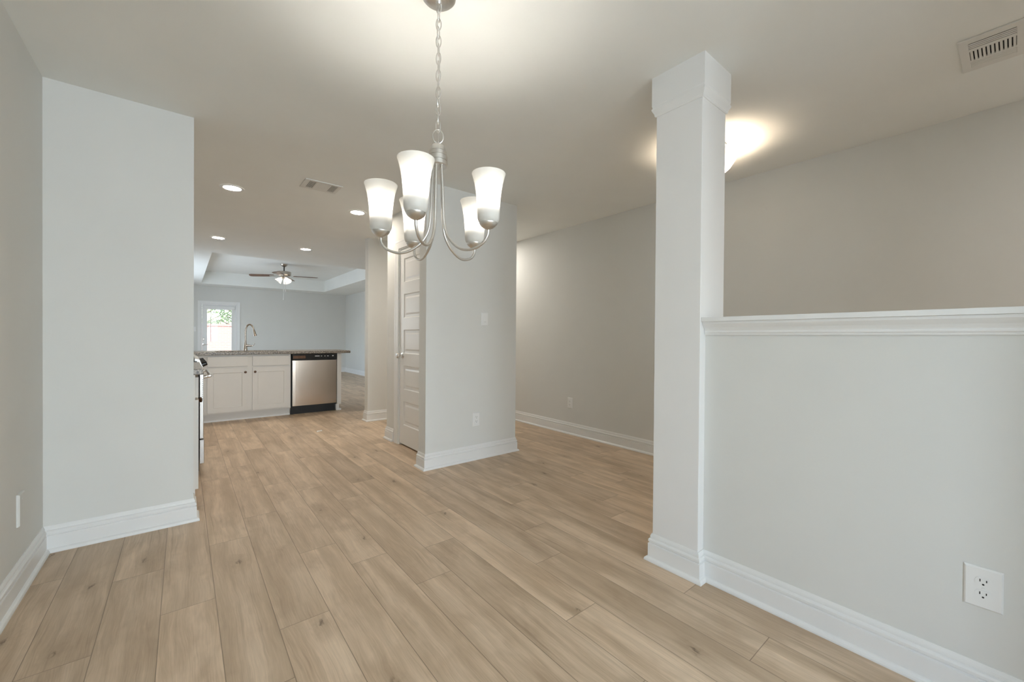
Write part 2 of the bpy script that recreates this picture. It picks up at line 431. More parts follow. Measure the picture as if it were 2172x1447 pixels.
# ------------------------------------------------------------------ floor: individual planks in one mesh
W0, PW, PL = -0.070, 0.1795, 1.2165
JOINT = {-3: 2.752, -2: 2.027, -1: 2.569, 0: 2.146, 1: 2.70, 2: 2.977, 3: 2.318, 4: 2.050, 5: 1.702, 6: 1.973, 7: 2.33, 8: 1.490,
         9: 1.792, 10: 2.129, 11: 2.387, 12: 1.590, 13: 1.791, 14: 2.264, 15: 1.95, 16: 2.061}
def build_floor():
    bm = bmesh.new(); near = bm.loops.layers.uv.new('near'); far = bm.loops.layers.uv.new('far')
    col = bm.loops.layers.float_color.new('plank'); rng = random.Random(11)
    x_lo, x_hi, y_lo, y_hi = -0.60, 4.10, -6.55, 13.60
    for k in range(-3, 24):
        x0, x1 = W0+PW*k, W0+PW*(k+1)
        cx0, cx1 = max(x0, x_lo), min(x1, x_hi)
        if cx1 <= cx0: continue
        j = JOINT.get(k, 1.0+rng.random()*PL)
        y = j-PL*math.ceil((j-y_lo)/PL)
        while y < y_hi:
            a, b = max(y, y_lo), min(y+PL, y_hi)
            if b > a:
                f = bm.faces.new([bm.verts.new(p) for p in ((cx0, a, 0), (cx1, a, 0), (cx1, b, 0), (cx0, b, 0))])
                c = (rng.random(), rng.random(), rng.random(), 1)
                for lp in f.loops:
                    px, py = lp.vert.co.x, lp.vert.co.y
                    lp[near].uv = (py-y, px-x0); lp[far].uv = (y+PL-py, x1-px); lp[col] = c
            y += PL
    me = bpy.data.meshes.new('floor'); bm.normal_update(); bm.to_mesh(me); bm.free(); me.materials.append(M['floor'])
    o = bpy.data.objects.new('floor', me); C.objects.link(o); o['kind'] = 'structure'
build_floor()

# ------------------------------------------------------------------ ceiling with the tray over the living room
TX0, TX1, TY0, TY1, TZ = 0.353, 3.242, 8.010, 12.835, 2.755
cb = slab([-.68, TX0, TX1, 4.18], [-6.65, TY0, TY1, 13.66], lambda u, v: not (TX0 < u < TX1 and TY0 < v < TY1), H, TZ+.1, XY)
box(cb, TX0, TX1, TY0, TY1, TZ, TZ+.1)
struct('ceiling', cb, 'ceiling')

# ------------------------------------------------------------------ walls
XL, XR, YE, XS = -0.56, 3.546, 3.135, 0.050
bm = wall(bmesh.new(), -6.62, 13.66, 0, H, XL-.12, XL, YZ, [(-2.8, -1.0, .55, 2.1), (8.6, 11.8, .55, 2.1)])
struct('wall_left', bm, 'wall')
struct('wall_kitchen', B(XL, XS, YE, YE+.12, 0, H), 'wall')
struct('wall_right', B(XR, XR+.12, -6.62, 5.41, 0, H), 'wall')
bm = wall(bmesh.new(), XL-.12, XR+.12, 0, H, -6.62, -6.5, XZ, [(-.5, 1.8, .42, 2.32), (2.5, 3.2, .50, 2.2)])
struct('wall_front', bm, 'wall')
# pantry: closet walls in plan, with the door opening in the recessed face
PX, PX2, DXF = 1.596, 2.581, 1.765
pb = bmesh.new()
box(pb, PX, PX2, YE, 3.26, 0, H)
wall(pb, 3.26, 4.395, 0, H, DXF, DXF+.115, YZ, [(3.354, 4.065, -.1, 2.04)])
box(pb, DXF+.115, PX2, 4.28, 4.395, 0, H); box(pb, PX2-.115, PX2, 3.26, 4.28, 0, H)
struct('wall_pantry', pb, 'wall')
hb = B(1.910, XR+.12, 5.41, 5.525, 0, H); box(hb, XR+.12, 4.18, 5.41, 5.525, 0, H)
struct('wall_hall', hb, 'wall')
LX, LY = 4.064, 13.540
struct('wall_living', B(LX, LX+.12, 5.525, 13.66, 0, H), 'wall')
BD0, BD1, BDZ = 0.370, 1.158, 1.985          # rear door opening
struct('wall_back', wall(bmesh.new(), XL, LX, 0, H, LY, LY+.12, XZ, [(BD0, BD1, -.1, BDZ)]), 'wall')
HX0, HX1, HTOP = 1.912, 2.050, 1.196
CX0, CX1, CY0, CY1 = 1.862, 2.098, 0.920, 1.155
NB0, NB1 = -0.34, -0.22                      # unseen full-height wall, added to keep front-window light off column and foyer
struct('wall_half', B(HX0, HX1, NB1, CY0, 0, HTOP), 'wall')
eb = B(1.62, HX1, NB0, NB1, 0, H); box(eb, 1.93, HX1, -6.5, NB0, 0, H)
struct('wall_light_block', eb, 'wall')

# windows of the rooms (behind the camera / in the living room's left wall)
def window(name, u0_, u1_, z0, z1, w0, w1, fmap, ncol):
    bm = bmesh.new(); f = .05
    us = [u0_, u0_+f]; span = (u1_-u0_-f)/ncol; cells = []
    for i in range(ncol):
        a = u0_+f+i*span; us += [a+span-f, a+span]; cells.append((a, a+span-f, z0+f, z1-f))
    slab(sorted(set(us)), [z0, z0+f, z1-f, z1], lambda u, v: not inside(u, v, cells), w0, w1, fmap, bm)
    r = struct(name, bm, 'trim')
    wm = (w0+w1)/2
    p = bmesh.new()
    for a, b, c, d in cells: p.faces.new([p.verts.new(fmap(*q, wm)) for q in ((a, c), (b, c), (b, d), (a, d))])
    obj('pane', p, 'pane', r)
window('window_1', -2.8, -1.0, .55, 2.1, XL-.10, XL-.05, YZ, 2)
window('window_2', 8.6, 11.8, .55, 2.1, XL-.10, XL-.05, YZ, 3)
window('window_3', -.5, 1.8, .42, 2.32, -6.60, -6.55, XZ, 2)
window('window_4', 2.5, 3.2, .50, 2.2, -6.60, -6.55, XZ, 1)

# ------------------------------------------------------------------ baseboards (moulded board + shoe) following the walls
BP = [(0, 0), (.030, 0), (.030, .006), (.0275, .013), (.022, .018), (.016, .020), (.016, .082), (.0155, .086), (.0095, .0880), (.0095, .0905), (.0150, .095),
      (.0150, .104), (.0115, .110), (.0065, .1125), (.0065, .1150), (.0085, .1165), (.0075, .124), (.0045, .131), (.003, .135), (0, .135)]
def baseboard(name, *paths):
    bm = bmesh.new()
    for p in paths: sweep(bm, p, BP)
    return struct(name, bm, 'trim')
baseboard('baseboard_left', [(XL, -6.5), (XL, YE), (XS, YE), (XS, YE+.118)])
baseboard('baseboard_pantry', [(DXF, 3.26), (PX, 3.26), (PX, YE), (PX2, YE), (PX2, 4.395), (DXF, 4.395), (DXF, 4.197)])
baseboard('baseboard_hall', [(LX, 5.525), (1.910, 5.525), (1.910, 5.41), (XR, 5.41), (XR, -6.5), (HX1, -6.5), (HX1, CY0)])
baseboard('baseboard_half', [(HX0, CY0), (HX0, NB1), (1.62, NB1), (1.62, NB0), (1.93, NB0), (1.93, -6.5)])
baseboard('baseboard_back', [(BD1+.09, LY), (LX, LY), (LX, 5.525)], [(XL, LY), (BD0-.07, LY)])

# ------------------------------------------------------------------ square column with capital and base
col = thing('column', 'white square column with moulded capital at end of half wall', 'column', ((CX0+CX1)/2, (CY0+CY1)/2, 0))
cw, cd = (CX1-CX0)/2, (CY1-CY0)/2
obj('shaft', B(-cw, cw, -cd, cd, 0, H), 'column', col, bevel=.0025)
sq = [(-cw, cd), (-cw, -cd), (cw, -cd), (cw, cd)]
CP = [(0, 2.245), (.004, 2.245), (.007, 2.250), (.0075, 2.256), (.010, 2.262), (.015, 2.272), (.018, 2.279), (.018, 2.285), (.0145, 2.288), (.0145, 2.293), (.017, 2.298), (.017, H), (0, H)]
obj('capital', sweep(bmesh.new(), sq, CP, closed=True), 'trim', col)
obj('base', sweep(bmesh.new(), sq, BP, closed=True), 'trim', col)

# half wall cap and its crown moulding
CR = [(0, 1.144), (.006, 1.144), (.008, 1.149), (.008, 1.153), (.012, 1.155), (.013, 1.160), (.012, 1.165), (.014, 1.170), (.020, 1.180), (.029, 1.190), (.034, 1.196), (.036, 1.2065), (0, 1.2065)]
tb = bmesh.new()
sweep(tb, [(HX0, CY0-.001), (HX0, NB1+.001)], CR); sweep(tb, [(HX1, NB1+.001), (HX1, CY0-.001)], CR)
box(tb, 1.868, 2.094, NB1+.001, CY0-.001, 1.2065, 1.2265)
struct('trim_1', tb, 'trim', bevel=.0015)

# ------------------------------------------------------------------ door_1: five-panel pantry door with casing and knob
d1 = struct_empty('door_1')
YZm = lambda u, v, w_: (1.772+w_, u, v)
pan = [(3.354+.095, 4.062-.088, c-.122, c+.122) for c in (.340, .708, 1.078, 1.446, 1.812)]
obj('slab', panelled(bmesh.new(), 3.357, 4.062, .018, 2.036, pan, .035, YZm, inset=.026, depth=.008, raise_=.005, field=.022), 'trim', d1)
def casing(bm, u0_, u1_, zt, w_, wn, fmap, t=.017, reveal=.006):
    """stepped casing round an opening; wn = +1/-1 thickness direction"""
    prof = [(0, 0), (0, t*.62), (w_*.2, t*.7), (w_*.72, t*.85), (w_*.78, t), (w_, t), (w_, 0)]
    a, b = u0_-reveal, u1_+reveal; top = zt+reveal; rings = []
    for (uu, vv, su, sv) in ((a, 0, -1, 0), (a, top, -1, 1), (b, top, 1, 1), (b, 0, 1, 0)):
        rings.append([bm.verts.new(fmap(uu+su*o, vv+sv*o, wn*h)) for o, h in prof])
    for A, D in zip(rings, rings[1:]):
        for k in range(len(prof)): bm.faces.new((A[k], A[(k+1) % len(prof)], D[(k+1) % len(prof)], D[k]))
    bm.faces.new(rings[0]); bm.faces.new(rings[-1]); return bm
obj('casing', casing(bmesh.new(), 3.354, 4.070, 2.042, .085, -1, lambda u, v, w_: (DXF+w_, u, v)), 'trim', d1)
jb = bmesh.new()
box(jb, DXF-.002, DXF+.115, 4.0635, 4.0765, 0, 2.048); box(jb, DXF-.002, DXF+.115, 3.3425, 3.3555, 0, 2.048); box(jb, DXF-.002, DXF+.115, 3.3555, 4.0635, 2.037, 2.048)
obj('jamb', jb, 'trim', d1)
kb = bmesh.new(); KY, KZ = 4.000, .935
lathe(kb, [(0, .001), (.031, .001), (.032, -.003), (.029, -.008), (.014, -.010), (.011, -.014), (.0105, -.030), (.014, -.034), (.024, -.040), (.0275, -.050), (.0265, -.060), (.020, -.067), (0, -.069)], 24, 1.772, KY, KZ, 'X')
obj('knob', kb, 'nickel', d1, smooth=True)

# ------------------------------------------------------------------ door_2: glazed rear door with casing, blind, lever and deadbolt
d2 = struct_empty('door_2')
XZm = lambda u, v, w_: (u, LY+w_, v)
obj('casing', casing(bmesh.new(), BD0, BD1, BDZ-.004, .066, -1, XZm), 'trim', d2)
jb = bmesh.new(); box(jb, BD0, BD0+.016, LY-.002, LY+.115, 0, BDZ); box(jb, BD1-.016, BD1, LY-.002, LY+.115, 0, BDZ); box(jb, BD0+.016, BD1-.016, LY-.002, LY+.115, BDZ-.016, BDZ)
obj('jamb', jb, 'trim', d2)
GX0, GX1, GZ0, GZ1 = .494, 1.040, .26, 1.835
sl = slab([BD0+.02, GX0, GX1, BD1-.02], [.02, GZ0, GZ1, BDZ-.02], lambda u, v: not (GX0 < u < GX1 and GZ0 < v < GZ1), .030, .072, XZm)
sl = obj('slab', sl, 'trim', d2, bevel=.002)
gp = bmesh.new(); gp.faces.new([gp.verts.new((x, LY+.05, z)) for x, z in ((GX0, GZ0), (GX1, GZ0), (GX1, GZ1), (GX0, GZ1))])
obj('glass', gp, 'pane', d2)
sf = bmesh.new()
for a, b, c, d in ((GX0-.022, GX1+.022, GZ1-.004, GZ1+.02), (GX0-.022, GX1+.022, GZ0-.02, GZ0+.004), (GX0-.022, GX0+.004, GZ0+.004, GZ1-.004), (GX1-.004, GX1+.022, GZ0+.004, GZ1-.004)):
    box(sf, a, b, LY+.020, LY+.0305, c, d)
obj('glazing_frame', sf, 'trim', d2)
bl = obj('blind_headrail', B(GX0-.05, GX1+.07, LY-.018, LY+.019, 1.842, 1.925), 'trim', d2, bevel=.004)
wb = tube(bmesh.new(), [(.575, LY-.005, 1.845), (.574, LY-.006, 1.4), (.575, LY-.005, .965)], .0055, 8)
obj('blind_wand', wb, 'mark', d2, smooth=True)
lv = lathe(bmesh.new(), [(0, .031), (.030, .031), (.030, .022), (.012, .018), (.011, -.02), (0, -.02)], 20, .425, LY, .895, 'Y')
tube(lv, [(.425, LY-.014, .895), (.47, LY-.016, .893), (.515, LY-.012, .889)], .009, 10)
obj('lever_handle', lv, 'nickel', d2, smooth=True)
db = lathe(bmesh.new(), [(0, .031), (.030, .031), (.030, .022), (.022, .012), (0, .010)], 20, .425, LY, 1.032, 'Y'); box(db, .419, .431, LY-.006, LY+.011, 1.016, 1.048)
obj('deadbolt', db, 'nickel', d2)

# ------------------------------------------------------------------ outlets and switches
def make_outlet(label, pw=.076, ph=.124):
    t = thing('outlet', label, 'outlet', group='outlets')
    obj('cover_plate', plate(bmesh.new(), pw, ph, .007, .004), 'plastic', t)
    for s in (1, -1):
        zc = .0195*s; bm = bmesh.new(); pts = []
        for k in range(32):
            a = 2*PI*k/32; x = .0172*math.cos(a); z = max(-.0135, min(.0135, .0172*math.sin(a))); pts.append((x, z))
        R = [[bm.verts.new((x, y, zc+z)) for x, z in pts] for y in (-.006, -.0085)]
        for k in range(32): bm.faces.new((R[0][k], R[0][(k+1) % 32], R[1][(k+1) % 32], R[1][k]))
        bm.faces.new(R[1]); bm.faces.new(R[0])
        r = obj('receptacle', bm, 'plastic', t)
        sb = bmesh.new(); box(sb, -.0078, -.0055, -.0089, -.006, zc+.0005, zc+.0085); box(sb, .0055, .0078, -.0089, -.006, zc+.0012, zc+.0078)
        lathe(sb, [(0, -.006), (.0026, -.006), (.0026, -.0089), (0, -.0089)], 12, 0, 0, zc-.0070, 'Y')
        obj('slots', sb, 'dark', r)
    obj('screw', lathe(bmesh.new(), [(0, -.0062), (.0032, -.0064), (.0030, -.0082), (0, -.0088)], 12, 0, 0, 0, 'Y'), 'plastic', t, smooth=True)
    return t
o1 = make_outlet('large white duplex outlet low on the half wall, nearest to the viewer', .080, .124)
o1.location = (HX0, .056, .3685); o1.rotation_euler = (0, 0, -PI/2)
o2 = make_outlet('small white duplex outlet low on the pantry wall below the light switch')
o2.location = (2.111, YE, .370)
o3 = dup(o2, (XR, 3.292, .365), -PI/2, 'white outlet low on the right hall wall beyond the column')
o4 = thing('wall_plate', 'blank wall-coloured cover plate low on the left wall, seen almost edge-on', 'wall plate', (XL, 2.745, .358), PI/2)
obj('cover_plate', plate(bmesh.new(), .080, .140, .010, .004), 'wall', o4)
obj('screw', lathe(bmesh.new(), [(0, -.0095), (.0032, -.0098), (.0030, -.0108), (0, -.0112)], 12, 0, 0, .042, 'Y'), 'wall', o4, smooth=True)
def make_switch(label, w_=.076):
    t = thing('light_switch', label, 'light switch', group='light switches')
    obj('cover_plate', plate(bmesh.new(), w_, .122, .006, .004), 'plastic', t)
    rk = bmesh.new(); v = [rk.verts.new(p) for p in ((-.0165, -.0058, -.033), (.0165, -.0058, -.033), (.0165, -.0058, .033), (-.0165, -.0058, .033),
                                                   (-.0155, -.0100, -.032), (.0155, -.0100, -.032), (.0155, -.0072, .032), (-.0155, -.0072, .032))]
    for f in ((0, 1, 5, 4), (1, 2, 6, 5), (2, 3, 7, 6), (3, 0, 4, 7), (4, 5, 6, 7), (3, 2, 1, 0)): rk.faces.new([v[i] for i in f])
    r = obj('rocker', rk, 'plastic', t)
    obj('locator_slot', B(-.010, .012, -.0106, -.0092, -.0275, -.0245), 'mark', r)
    return t
s1 = make_switch('white rocker light switch on the pantry wall at shoulder height')
s1.location = (2.199, YE, 1.299)
s2 = dup(s1, (.222, LY, 1.297), 0, 'white light switch on far wall left of the glazed rear door')

# ------------------------------------------------------------------ ceiling vents
def make_vent(name, label, x0, x1, y0, y1, holes, slats):
    t = thing(name, label, 'vent', ((x0+x1)/2, (y0+y1)/2, H), group='ceiling vents')
    ox, oy = (x0+x1)/2, (y0+y1)/2
    us = sorted({x0, x1, *[h[0] for h in holes], *[h[1] for h in holes]}); vs = sorted({y0, y1, *[h[2] for h in holes], *[h[3] for h in holes]})
    obj('face_plate', slab(us, vs, lambda u, v: not inside(u, v, holes), -.008, -.0005, lambda u, v, w_: (u-ox, v-oy, w_)), 'vent', t, bevel=.002)
    for a, b, c, d in holes: obj('duct_backing', B(a-ox, b-ox, c-oy, d-oy, -.0015, -.0004), 'dark', t)  # dark sheet standing for the shade up in the duct
    for a, b, c, d in slats: obj('louver', B(a-ox, b-ox, c-oy, d-oy, -.0078, -.0058), 'vent', t)
    return t
hs, ss = [], []
for a in (.826, 1.000):
    hs.append((a, a+.058, 3.745, 3.92))
    for k in range(6): ss.append((a+.0005+k*.0102, a+.0058+k*.0102, 3.745, 3.92))
make_vent('ceiling_vent', 'small white ceiling vent above the dining room by the kitchen can lights', .790, 1.085, 3.715, 3.950, hs, ss)
vh = [(2.690, 2.753, .013, .148), (2.768, 2.858, .013, .148), (2.874, 2.930, .013, .148)]
vs_ = [(2.690+.0055+k*.0155, 2.690+.0155+k*.0155, .013, .148) for k in range(4)]
vs_ += [(2.768, 2.858, .0145+k*.01235, .0225+k*.01235) for k in range(11)]
vs_ += [(2.874+k*.0115, 2.8835+k*.0115, .013, .148) for k in range(5)]
make_vent('ceiling_vent', 'large white louvered ceiling vent beyond the half wall near the right edge', 2.650, 2.967, -.017, .178, vh, vs_)

# ------------------------------------------------------------------ recessed can lights
def make_can(label, x, y):
    t = thing('recessed_light', label, 'ceiling light', (x, y, H), group='recessed kitchen lights')
    obj('trim_ring', lathe(bmesh.new(), [(.092, -.0005), (.092, -.004), (.086, -.007), (.068, -.006), (.064, -.0012), (.064, -.0005)], 40), 'plastic', t, smooth=True)
    obj('lens', lathe(bmesh.new(), [(0, -.0020), (.064, -.0020), (.066, -.0010), (0, -.0010)], 40), 'can', t)
    return t
c1 = make_can('round recessed light nearest the camera above the kitchen, on the left', .338, 4.388)
for x, y, lb in ((1.432, 4.389, 'round recessed light above the kitchen just left of the chandelier shades'),
                 (.366, 6.735, 'round recessed light above the sink cabinets near the left wall edge'),
                 (1.437, 6.748, 'round recessed light nearest the tray ceiling, above the dishwasher')):
    dup(c1, (x, y, H), 0, lb)

# ------------------------------------------------------------------ chandelier
KX, KY_ = .765, 1.4115
ch = thing('chandelier', 'brushed nickel five-arm chandelier with frosted glass shades hanging from a chain', 'chandelier', (KX, KY_, 0))
obj('canopy', lathe(bmesh.new(), [(0, H), (.064, H), (.065, H-.006), (.058, H-.014), (.035, H-.022), (.012, H-.026), (.008, H-.034), (0, H-.035)], 36), 'nickel', ch, smooth=True)
cbm = bmesh.new()
zt, zb, nl = 2.412, 1.922, 15; pitch = (zt-zb)/nl
for k in range(nl):
    zc = zt-pitch*(k+.5); a = math.radians(-38.9+(0 if k % 2 == 0 else 90)+random.uniform(-14, 14))
    hw, hh = .0095, .0232; pts = []
    for q in range(24):
        b = 2*PI*q/24; pts.append((hw*math.cos(b)*math.cos(a), hw*math.cos(b)*math.sin(a), zc+hh*math.sin(b)))
    tube(cbm, pts, .0019, 8, closed=True)
tube(cbm, smooth_path([(.002, 0, 2.412), (-.004, .004, 2.30), (.004, -.003, 2.18), (-.004, .002, 2.06), (.001, .001, 1.95), (0, 0, 1.86)], 6), .0014, 6)
obj('chain', cbm, 'nickel', ch, smooth=True)
rb = bmesh.new(); pts = []; a = math.radians(-25)
for q in range(28):
    b = 2*PI*q/28; pts.append((.020*math.cos(b)*math.cos(a), .020*math.cos(b)*math.sin(a), 1.9005+.0265*math.sin(b)))
obj('hanging_loop', tube(rb, pts, .0021, 8, closed=True), 'nickel', ch, smooth=True)
obj('body', lathe(bmesh.new(), [(0, 1.884), (.004, 1.883), (.005, 1.875), (.012, 1.871), (.022, 1.866), (.0275, 1.857), (.0305, 1.8425), (.0290, 1.8420), (.0290, 1.8405), (.0335, 1.8400), (.0345, 1.826), (.0325, 1.8250), (.0325, 1.8230),
    (.0365, 1.8225), (.0372, 1.806), (.0345, 1.8050), (.0345, 1.8030), (.0374, 1.8025), (.0380, 1.788), (.034, 1.784), (0, 1.7835)], 40), 'nickel', ch, smooth=True)
CUPS = [(.5926, 1.5441, 1.5308), (.6039, 1.2638, 1.5386), (.8716, 1.2223, 1.5444), (.9734, 1.4667, 1.5280), (.7699, 1.6276, 1.5276)]
SH = [(.030, .001), (.0365, .006), (.0405, .017), (.0415, .035), (.0420, .060), (.0436, .088), (.0470, .117), (.0520, .145), (.0580, .168), (.0622, .181)]
for x, y, zc in CUPS:
    dx, dy = x-KX, y-KY_; r = math.hypot(dx, dy); ux, uy = dx/r, dy/r; dz = zc-1.536
    rz = [(r, 1.532-1.536+zc-.018), (r-.003, 1.494+dz), (r-.020, 1.470+dz*.8), (r-.052, 1.455+dz*.5), (r-.083, 1.452+dz*.3), (.100, 1.462), (.066, 1.487), (.041, 1.522), (.030, 1.562), (.0255, 1.62), (.022, 1.70), (.017, 1.7865)]
    arm = obj('arm', tube(bmesh.new(), smooth_path([(ux*q, uy*q, z) for q, z in rz], 8), .0052, 12), 'nickel', ch, smooth=True)
    obj('cup', lathe(bmesh.new(), [(0, -.024), (.0055, -.024), (.008, -.021), (.018, -.017), (.028, -.009), (.0335, -.001), (.034, .002), (.031, .0035), (0, .0035)], 32, dx, dy, zc), 'nickel', arm, smooth=True)
    prof = SH+[(.0618, .1818), (.0608, .1815), (.0602, .1805)]
    obj('shade', lathe(bmesh.new(), prof, 40, dx, dy, zc), 'shade', arm, smooth=True)
    obj('socket', lathe(bmesh.new(), [(0, .0036), (.024, .0036), (.029, .030), (.029, .062), (.025, .066), (0, .066)], 20, dx, dy, zc), 'plastic', arm, smooth=True)
    obj('bulb', lathe(bmesh.new(), [(0, .0665), (.013, .067), (.0145, .071), (.020, .080), (.023, .092), (.0215, .104), (.014, .113), (0, .117)], 14, dx, dy, zc), 'bulb', arm, smooth=True)

# ------------------------------------------------------------------ foyer ceiling light
FX, FY = 2.800, 1.330
fl = thing('foyer_ceiling_light', 'semi-flush white glass bowl ceiling light half hidden behind the column', 'ceiling light', (FX, FY, 0))
obj('canopy', lathe(bmesh.new(), [(0, H), (.098, H), (.100, H-.010), (.090, H-.018), (.030, H-.022), (.012, H-.030), (0, H-.030)], 32), 'plastic', fl, smooth=True)
obj('stem', lathe(bmesh.new(), [(0, 2.415), (.007, 2.415), (.007, 2.225), (.013, 2.222), (.010, 2.208), (0, 2.200)], 16), 'nickel', fl, smooth=True)
bp_ = [(.0075, 2.224), (.045, 2.230), (.090, 2.252), (.128, 2.285), (.152, 2.322), (.162, 2.338)]
obj('glass_bowl', lathe(bmesh.new(), bp_+[(.161, 2.340), (.159, 2.3395)], 44), 'bowl', fl, smooth=True)
for a in (.6, .6+2*PI/3, .6+4*PI/3):
    obj('bulb', lathe(bmesh.new(), [(0, -.024), (.016, -.018), (.023, 0), (.016, .018), (0, .024)], 12, .062*math.cos(a), .062*math.sin(a), 2.283), 'foyerbulb', fl, smooth=True)

# ------------------------------------------------------------------ ceiling fan in the tray
NX, NY = 1.775, 10.42
fan = thing('ceiling_fan', 'four-blade ceiling fan with lit glass shades and pull chains in the tray ceiling', 'ceiling fan', (NX, NY, 0))
obj('canopy', lathe(bmesh.new(), [(0, TZ), (.075, TZ), (.074, TZ-.015), (.055, TZ-.045), (.030, TZ-.062), (.013, TZ-.068), (0, TZ-.068)], 28), 'fnickel', fan, smooth=True)
obj('downrod', lathe(bmesh.new(), [(0, TZ-.066), (.0125, TZ-.066), (.0125, 2.605), (.024, 2.600), (.026, 2.580), (0, 2.580)], 18), 'blackmat', fan, smooth=True)
obj('motor_housing', lathe(bmesh.new(), [(0, 2.585), (.135, 2.582), (.142, 2.576), (.142, 2.512), (.120, 2.498), (.070, 2.488), (.070, 2.455), (.055, 2.440), (.030, 2.432), (0, 2.430)], 36), 'fnickel', fan)
for adeg in (-24, 66, 156, 246):
    a = math.radians(adeg); ca, sa = math.cos(a), math.sin(a); tw = math.radians(12)
    def P(r, t, n_=0.0):       # along blade, across blade, thickness; blade pitched and slightly drooping
        z = 2.492-.03*(r-.1)+t*math.sin(tw)+n_
        return (r*ca-t*math.cos(tw)*sa, r*sa+t*math.cos(tw)*ca, z)
    bm = bmesh.new(); out = [(.20, -.052), (.45, -.066), (.64, -.068), (.685, -.055), (.70, 0), (.685, .055), (.64, .068), (.45, .066), (.20, .052)]
    A = [bm.verts.new(P(r, t, .004)) for r, t in out]; D = [bm.verts.new(P(r, t, -.004)) for r, t in out]
    bm.faces.new(A); bm.faces.new(D)
    for k in range(len(out)): bm.faces.new((A[k], A[(k+1) % len(out)], D[(k+1) % len(out)], D[k]))
    bld = obj('blade', bm, 'woodblade', fan)
    bm = bmesh.new(); out = [(.06, -.018), (.15, -.014), (.21, -.040), (.28, -.034), (.30, 0), (.28, .034), (.21, .040), (.15, .014), (.06, .018)]
    A = [bm.verts.new(P(r, t, -.0045)) for r, t in out]; D = [bm.verts.new(P(r, t, -.010)) for r, t in out]
    bm.faces.new(A); bm.faces.new(D)
    for k in range(len(out)): bm.faces.new((A[k], A[(k+1) % len(out)], D[(k+1) % len(out)], D[k]))
    obj('blade_iron', bm, 'nickel', bld)
for adeg in (-38.9+200, -38.9-20, -38.9+90):
    a = math.radians(adeg); R = Matrix.Rotation(a, 4, 'Z') @ Matrix.Translation((.050, 0, 2.440)) @ Matrix.Rotation(math.radians(138), 4, 'Y')
    sp_ = [(.020, .0), (.026, .012), (.040, .040), (.058, .072), (.072, .098), (.080, .112)]
    bm = lathe(bmesh.new(), sp_+[(.079, .113), (.078, .112)], 28); bm.transform(R)
    shd = obj('glass_shade', bm, 'fanshade', fan, smooth=True)
    bm = lathe(bmesh.new(), [(0, .02), (.012, .022), (.022, .05), (.024, .068), (.015, .084), (0, .09)], 12); bm.transform(R)
    obj('bulb', bm, 'fanbulb', shd, smooth=True)
    bm = lathe(bmesh.new(), [(0, -.03), (.016, -.028), (.021, .0), (.021, .006), (0, .010)], 16); bm.transform(R)
    obj('socket_cap', bm, 'fnickel', shd, smooth=True)
for x, y, z in ((-.012, -.010, 1.945), (.026, -.014, 2.13)):
    pb_ = tube(bmesh.new(), [(x, y, 2.44), (x, y, z+.05)], .0042, 6)
    lathe(pb_, [(0, .05), (.006, .045), (.0075, .02), (.005, .003), (0, 0)], 10, x, y, z)
    obj('pull_chain', pb_, 'nickel', fan, smooth=True)

# ------------------------------------------------------------------ kitchen peninsula
PF = 6.492                                   # face-frame plane of the peninsula cabinets
def cab_front(name, label_parts, parent, u0_, u1_, v0, v1, fmap, inset_panel=True, stile=.062):
    bm = bmesh.new()
    if inset_panel: panelled(bm, u0_, u1_, v0, v1, [(u0_+stile, u1_-stile, v0+stile, v1-stile)], .019, fmap, inset=.012, depth=.007)
    else: slab([u0_, u1_], [v0, v1], lambda u, v: True, 0, .019, fmap, bm)
    return obj(name, bm, 'cabinet', parent, bevel=0 if inset_panel else .003)
sc = thing('sink_cabinet', 'white base cabinet with two doors and bronze knobs under the sink', 'cabinet', (0, 0, 0))
cb_ = bmesh.new()
for a in ((.105, 1.193, PF, PF+.02, .105, .875), (.105, .125, PF+.02, 7.03, .105, .875), (1.173, 1.193, PF+.02, 7.03, .105, .875), (.125, 1.173, 7.01, 7.03, .105, .875), (.125, 1.173, PF+.02, 7.01, .105, .125)): box(cb_, *a)
obj('body', cb_, 'cabinet', sc)
obj('toe_kick', B(.105, 1.193, 6.562, 6.60, 0, .105), 'cabinet', sc)
obj('toe_moulding', B(.105, 1.193, 6.548, 6.562, 0, .018), 'trim', sc)
FP = lambda u, v, w_: (u, PF-.020+w_, v)
for a, b, kx in ((.240, .676, .648), (.730, 1.168, .758)):
    d = cab_front('door', None, sc, a, b, .126, .700, FP)
    obj('knob', lathe(bmesh.new(), [(0, .001), (.007, 0), (.006, -.010), (.013, -.016), (.0155, -.022), (.012, -.028), (0, -.031)], 18, kx, PF-.020, .642, 'Y'), 'bronze', d, smooth=True)
    cab_front('drawer_front', None, sc, a, b, .722, .853, FP, inset_panel=False)
ep = tag(obj('end_panel', B(1.823, 1.884, PF-.004, 7.03, .098, .875), 'cabinet'), 'white end panel of the peninsula right of the dishwasher', 'cabinet panel')
fb = B(1.823, 1.868, 6.54, 7.02, 0, .0975); box(fb, 1.823, 1.895, 6.525, 6.54, 0, .02); box(fb, 1.868, 1.895, 6.54, 7.02, 0, .02)
obj('plinth', fb, 'trim', ep)
dw = thing('dishwasher', 'stainless steel dishwasher with black control strip under the granite counter', 'dishwasher', (1.509, 0, 0))
obj('tub', B(-.303, .303, 6.50, 7.02, .10, .870), 'blackmat', dw)
bm = bmesh.new(); nseg = 16; rows = []
for k in range(nseg+1):
    t = k/nseg; x = -.298+.596*t; y = 6.462-.010*math.sin(PI*t)**.5 if 0 < t < 1 else 6.462
    rows.append([bm.verts.new((x, y, .128)), bm.verts.new((x, y, .778)), bm.verts.new((x, 6.505, .778)), bm.verts.new((x, 6.505, .128))])
